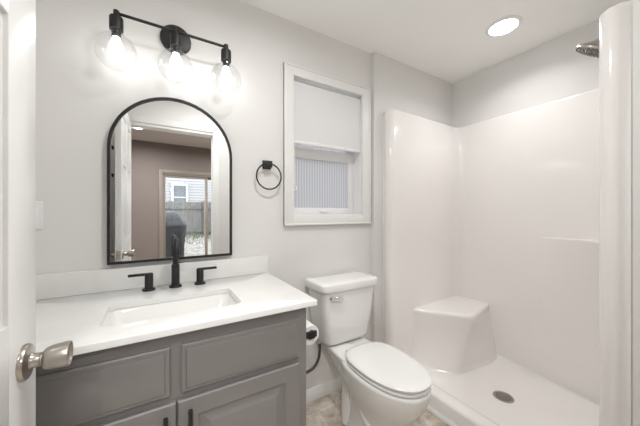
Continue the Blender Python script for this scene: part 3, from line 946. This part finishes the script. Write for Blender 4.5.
# ------------------------------------------------------------------ the yard beyond the sliding door
def gz_(y):
    t_ = min(1, max(0, (-4.3 - y) / 4.5))
    return -0.12 + 0.62 * t_
bm = NB()
NX, NY = 26, 40
g = [[bm.verts.new((-9 + 18 * i / NX, -3.99 - 14 * j / NY, gz_(-3.99 - 14 * j / NY) + (random.uniform(-0.02, 0.02) if j else 0))) for i in range(NX + 1)] for j in range(NY + 1)]
for j in range(NY):
    for i in range(NX):
        bm.faces.new((g[j][i], g[j][i + 1], g[j + 1][i + 1], g[j + 1][i]))
gr = obj('ground', bm, M['ground']); gr['kind'] = 'structure'
bm = NB()
box(bm, -9, 9, 0.15, 9, -0.22, -0.12); gy = obj('ground_side', bm, M['ground']); gy['kind'] = 'structure'
# fence
fe = thing('wood_fence', 'weathered gray board fence across the yard seen in the mirror', 'fence', (0.9, -8.6, 0.4))
bm = NB()
xx = -3.0
while xx < 5.0:
    hh = 1.62 + random.uniform(-0.02, 0.02)
    box(bm, xx, xx + 0.135, -8.62 + random.uniform(-0.004, 0.004), -8.60, 0.40, hh, 0.004, 1)
    xx += 0.14
obj('board_panel', bm, M['fence'], fe)
for zz in (0.62, 1.42):
    bm = NB(); box(bm, -3, 5, -8.60, -8.56, zz - 0.05, zz + 0.05); obj('rail', bm, M['fence'], fe)
for px in (-0.6, 1.35, 3.3):
    bm = NB(); box(bm, px - 0.055, px + 0.055, -8.56, -8.45, 0.35, 1.66); obj('post', bm, M['fence'], fe)
# neighbour's house
ho = thing('neighbor_house', 'pale house with lap siding beyond the yard fence', 'house', (1.0, -13, 0))
bm = NB(); box(bm, -5, 7, -16, -12.5, 0.0, 5.6); obj('siding_wall', bm, M['siding'], ho)
bm = NB()
loft(bm, [[(-5.3, -12.2, 5.55), (-5.3, -14.3, 7.4), (-5.3, -16.3, 5.55)], [(7.3, -12.2, 5.55), (7.3, -14.3, 7.4), (7.3, -16.3, 5.55)]])
obj('roof', bm, M['roof'], ho)
for wx in (0.53, 3.6):
    bm = NB()
    w0, w1, z0, z1 = wx, wx + 0.50, 1.3, 2.50
    box(bm, w0 - 0.1, w0, -12.5, -12.44, z0 - 0.1, z1 + 0.1); box(bm, w1, w1 + 0.1, -12.5, -12.44, z0 - 0.1, z1 + 0.1)
    box(bm, w0, w1, -12.5, -12.44, z1, z1 + 0.1); box(bm, w0, w1, -12.5, -12.44, z0 - 0.1, z0); box(bm, w0, w1, -12.5, -12.46, 1.93, 1.99)
    wn = obj('window', bm, M['house_trim'], ho)
    bm = NB(); box(bm, w0, w1, -12.5, -12.47, z0, z1); obj('pane', bm, M['dark_pane'], wn)
# covered grill
GCX = 0.16
gl = thing('covered_grill', 'barbecue grill under a dark cover seen in the mirror', 'grill', (GCX, -5.75, gz_(-5.75)))
bm = NB()
def gring(hx_, hy_, z, amp, cx=GCX):
    p = round_poly(rect(cx - hx_, cx + hx_, -5.75 - hy_, -5.75 + hy_), 0.09, 8)
    out = []
    for i, v in enumerate(p):
        k = 1 + amp * math.sin(i * 1.9) * 0.5
        out.append(Vector((cx + (v.x - cx) * k, -5.75 + (v.y + 5.75) * k, z)))
    return out
z0 = gz_(-5.75)
loft(bm, [gring(0.32, 0.28, z0 + 0.06, 0.08), gring(0.33, 0.28, z0 + 0.4, 0.06), gring(0.37, 0.30, z0 + 0.78, 0.02), gring(0.385, 0.31, z0 + 0.85, 0.0), gring(0.36, 0.30, z0 + 0.90, 0.02), gring(0.29, 0.24, z0 + 1.02, 0.04), gring(0.22, 0.17, z0 + 1.15, 0.05), gring(0.10, 0.07, z0 + 1.20, 0.03)])
obj('cover', bm, M['cover'], gl, angle=60)
for sx in (-0.24, 0.24):
    for sy in (-0.2, 0.2):
        bm = NB(); cyl(bm, (GCX + sx, -5.75 + sy, z0 - 0.03), (GCX + sx, -5.75 + sy, z0 + 0.3), 0.02, n=10); obj('leg', bm, M['black'], gl)
# grass along the fence
bm = NB()
for k in range(900):
    x, y = random.uniform(-1.5, 4), -8.36 + random.random() ** 2 * 1.1
    a = random.uniform(0, math.pi)
    hgt = random.uniform(0.06, 0.2)
    zz = gz_(y) - 0.02
    dx, dy = 0.012 * math.cos(a), 0.012 * math.sin(a)
    lx, ly_ = random.uniform(-0.06, 0.06), random.uniform(-0.06, 0.06)
    v = [bm.verts.new(p) for p in ((x - dx, y - dy, zz), (x + dx, y + dy, zz), (x + lx, y + ly_, zz + hgt))]
    bm.faces.new(v)
ga = obj('grass', bm, M['grass'])
tag(ga, 'green grass and weeds growing along the foot of the fence', 'grass')
ga['kind'] = 'stuff'
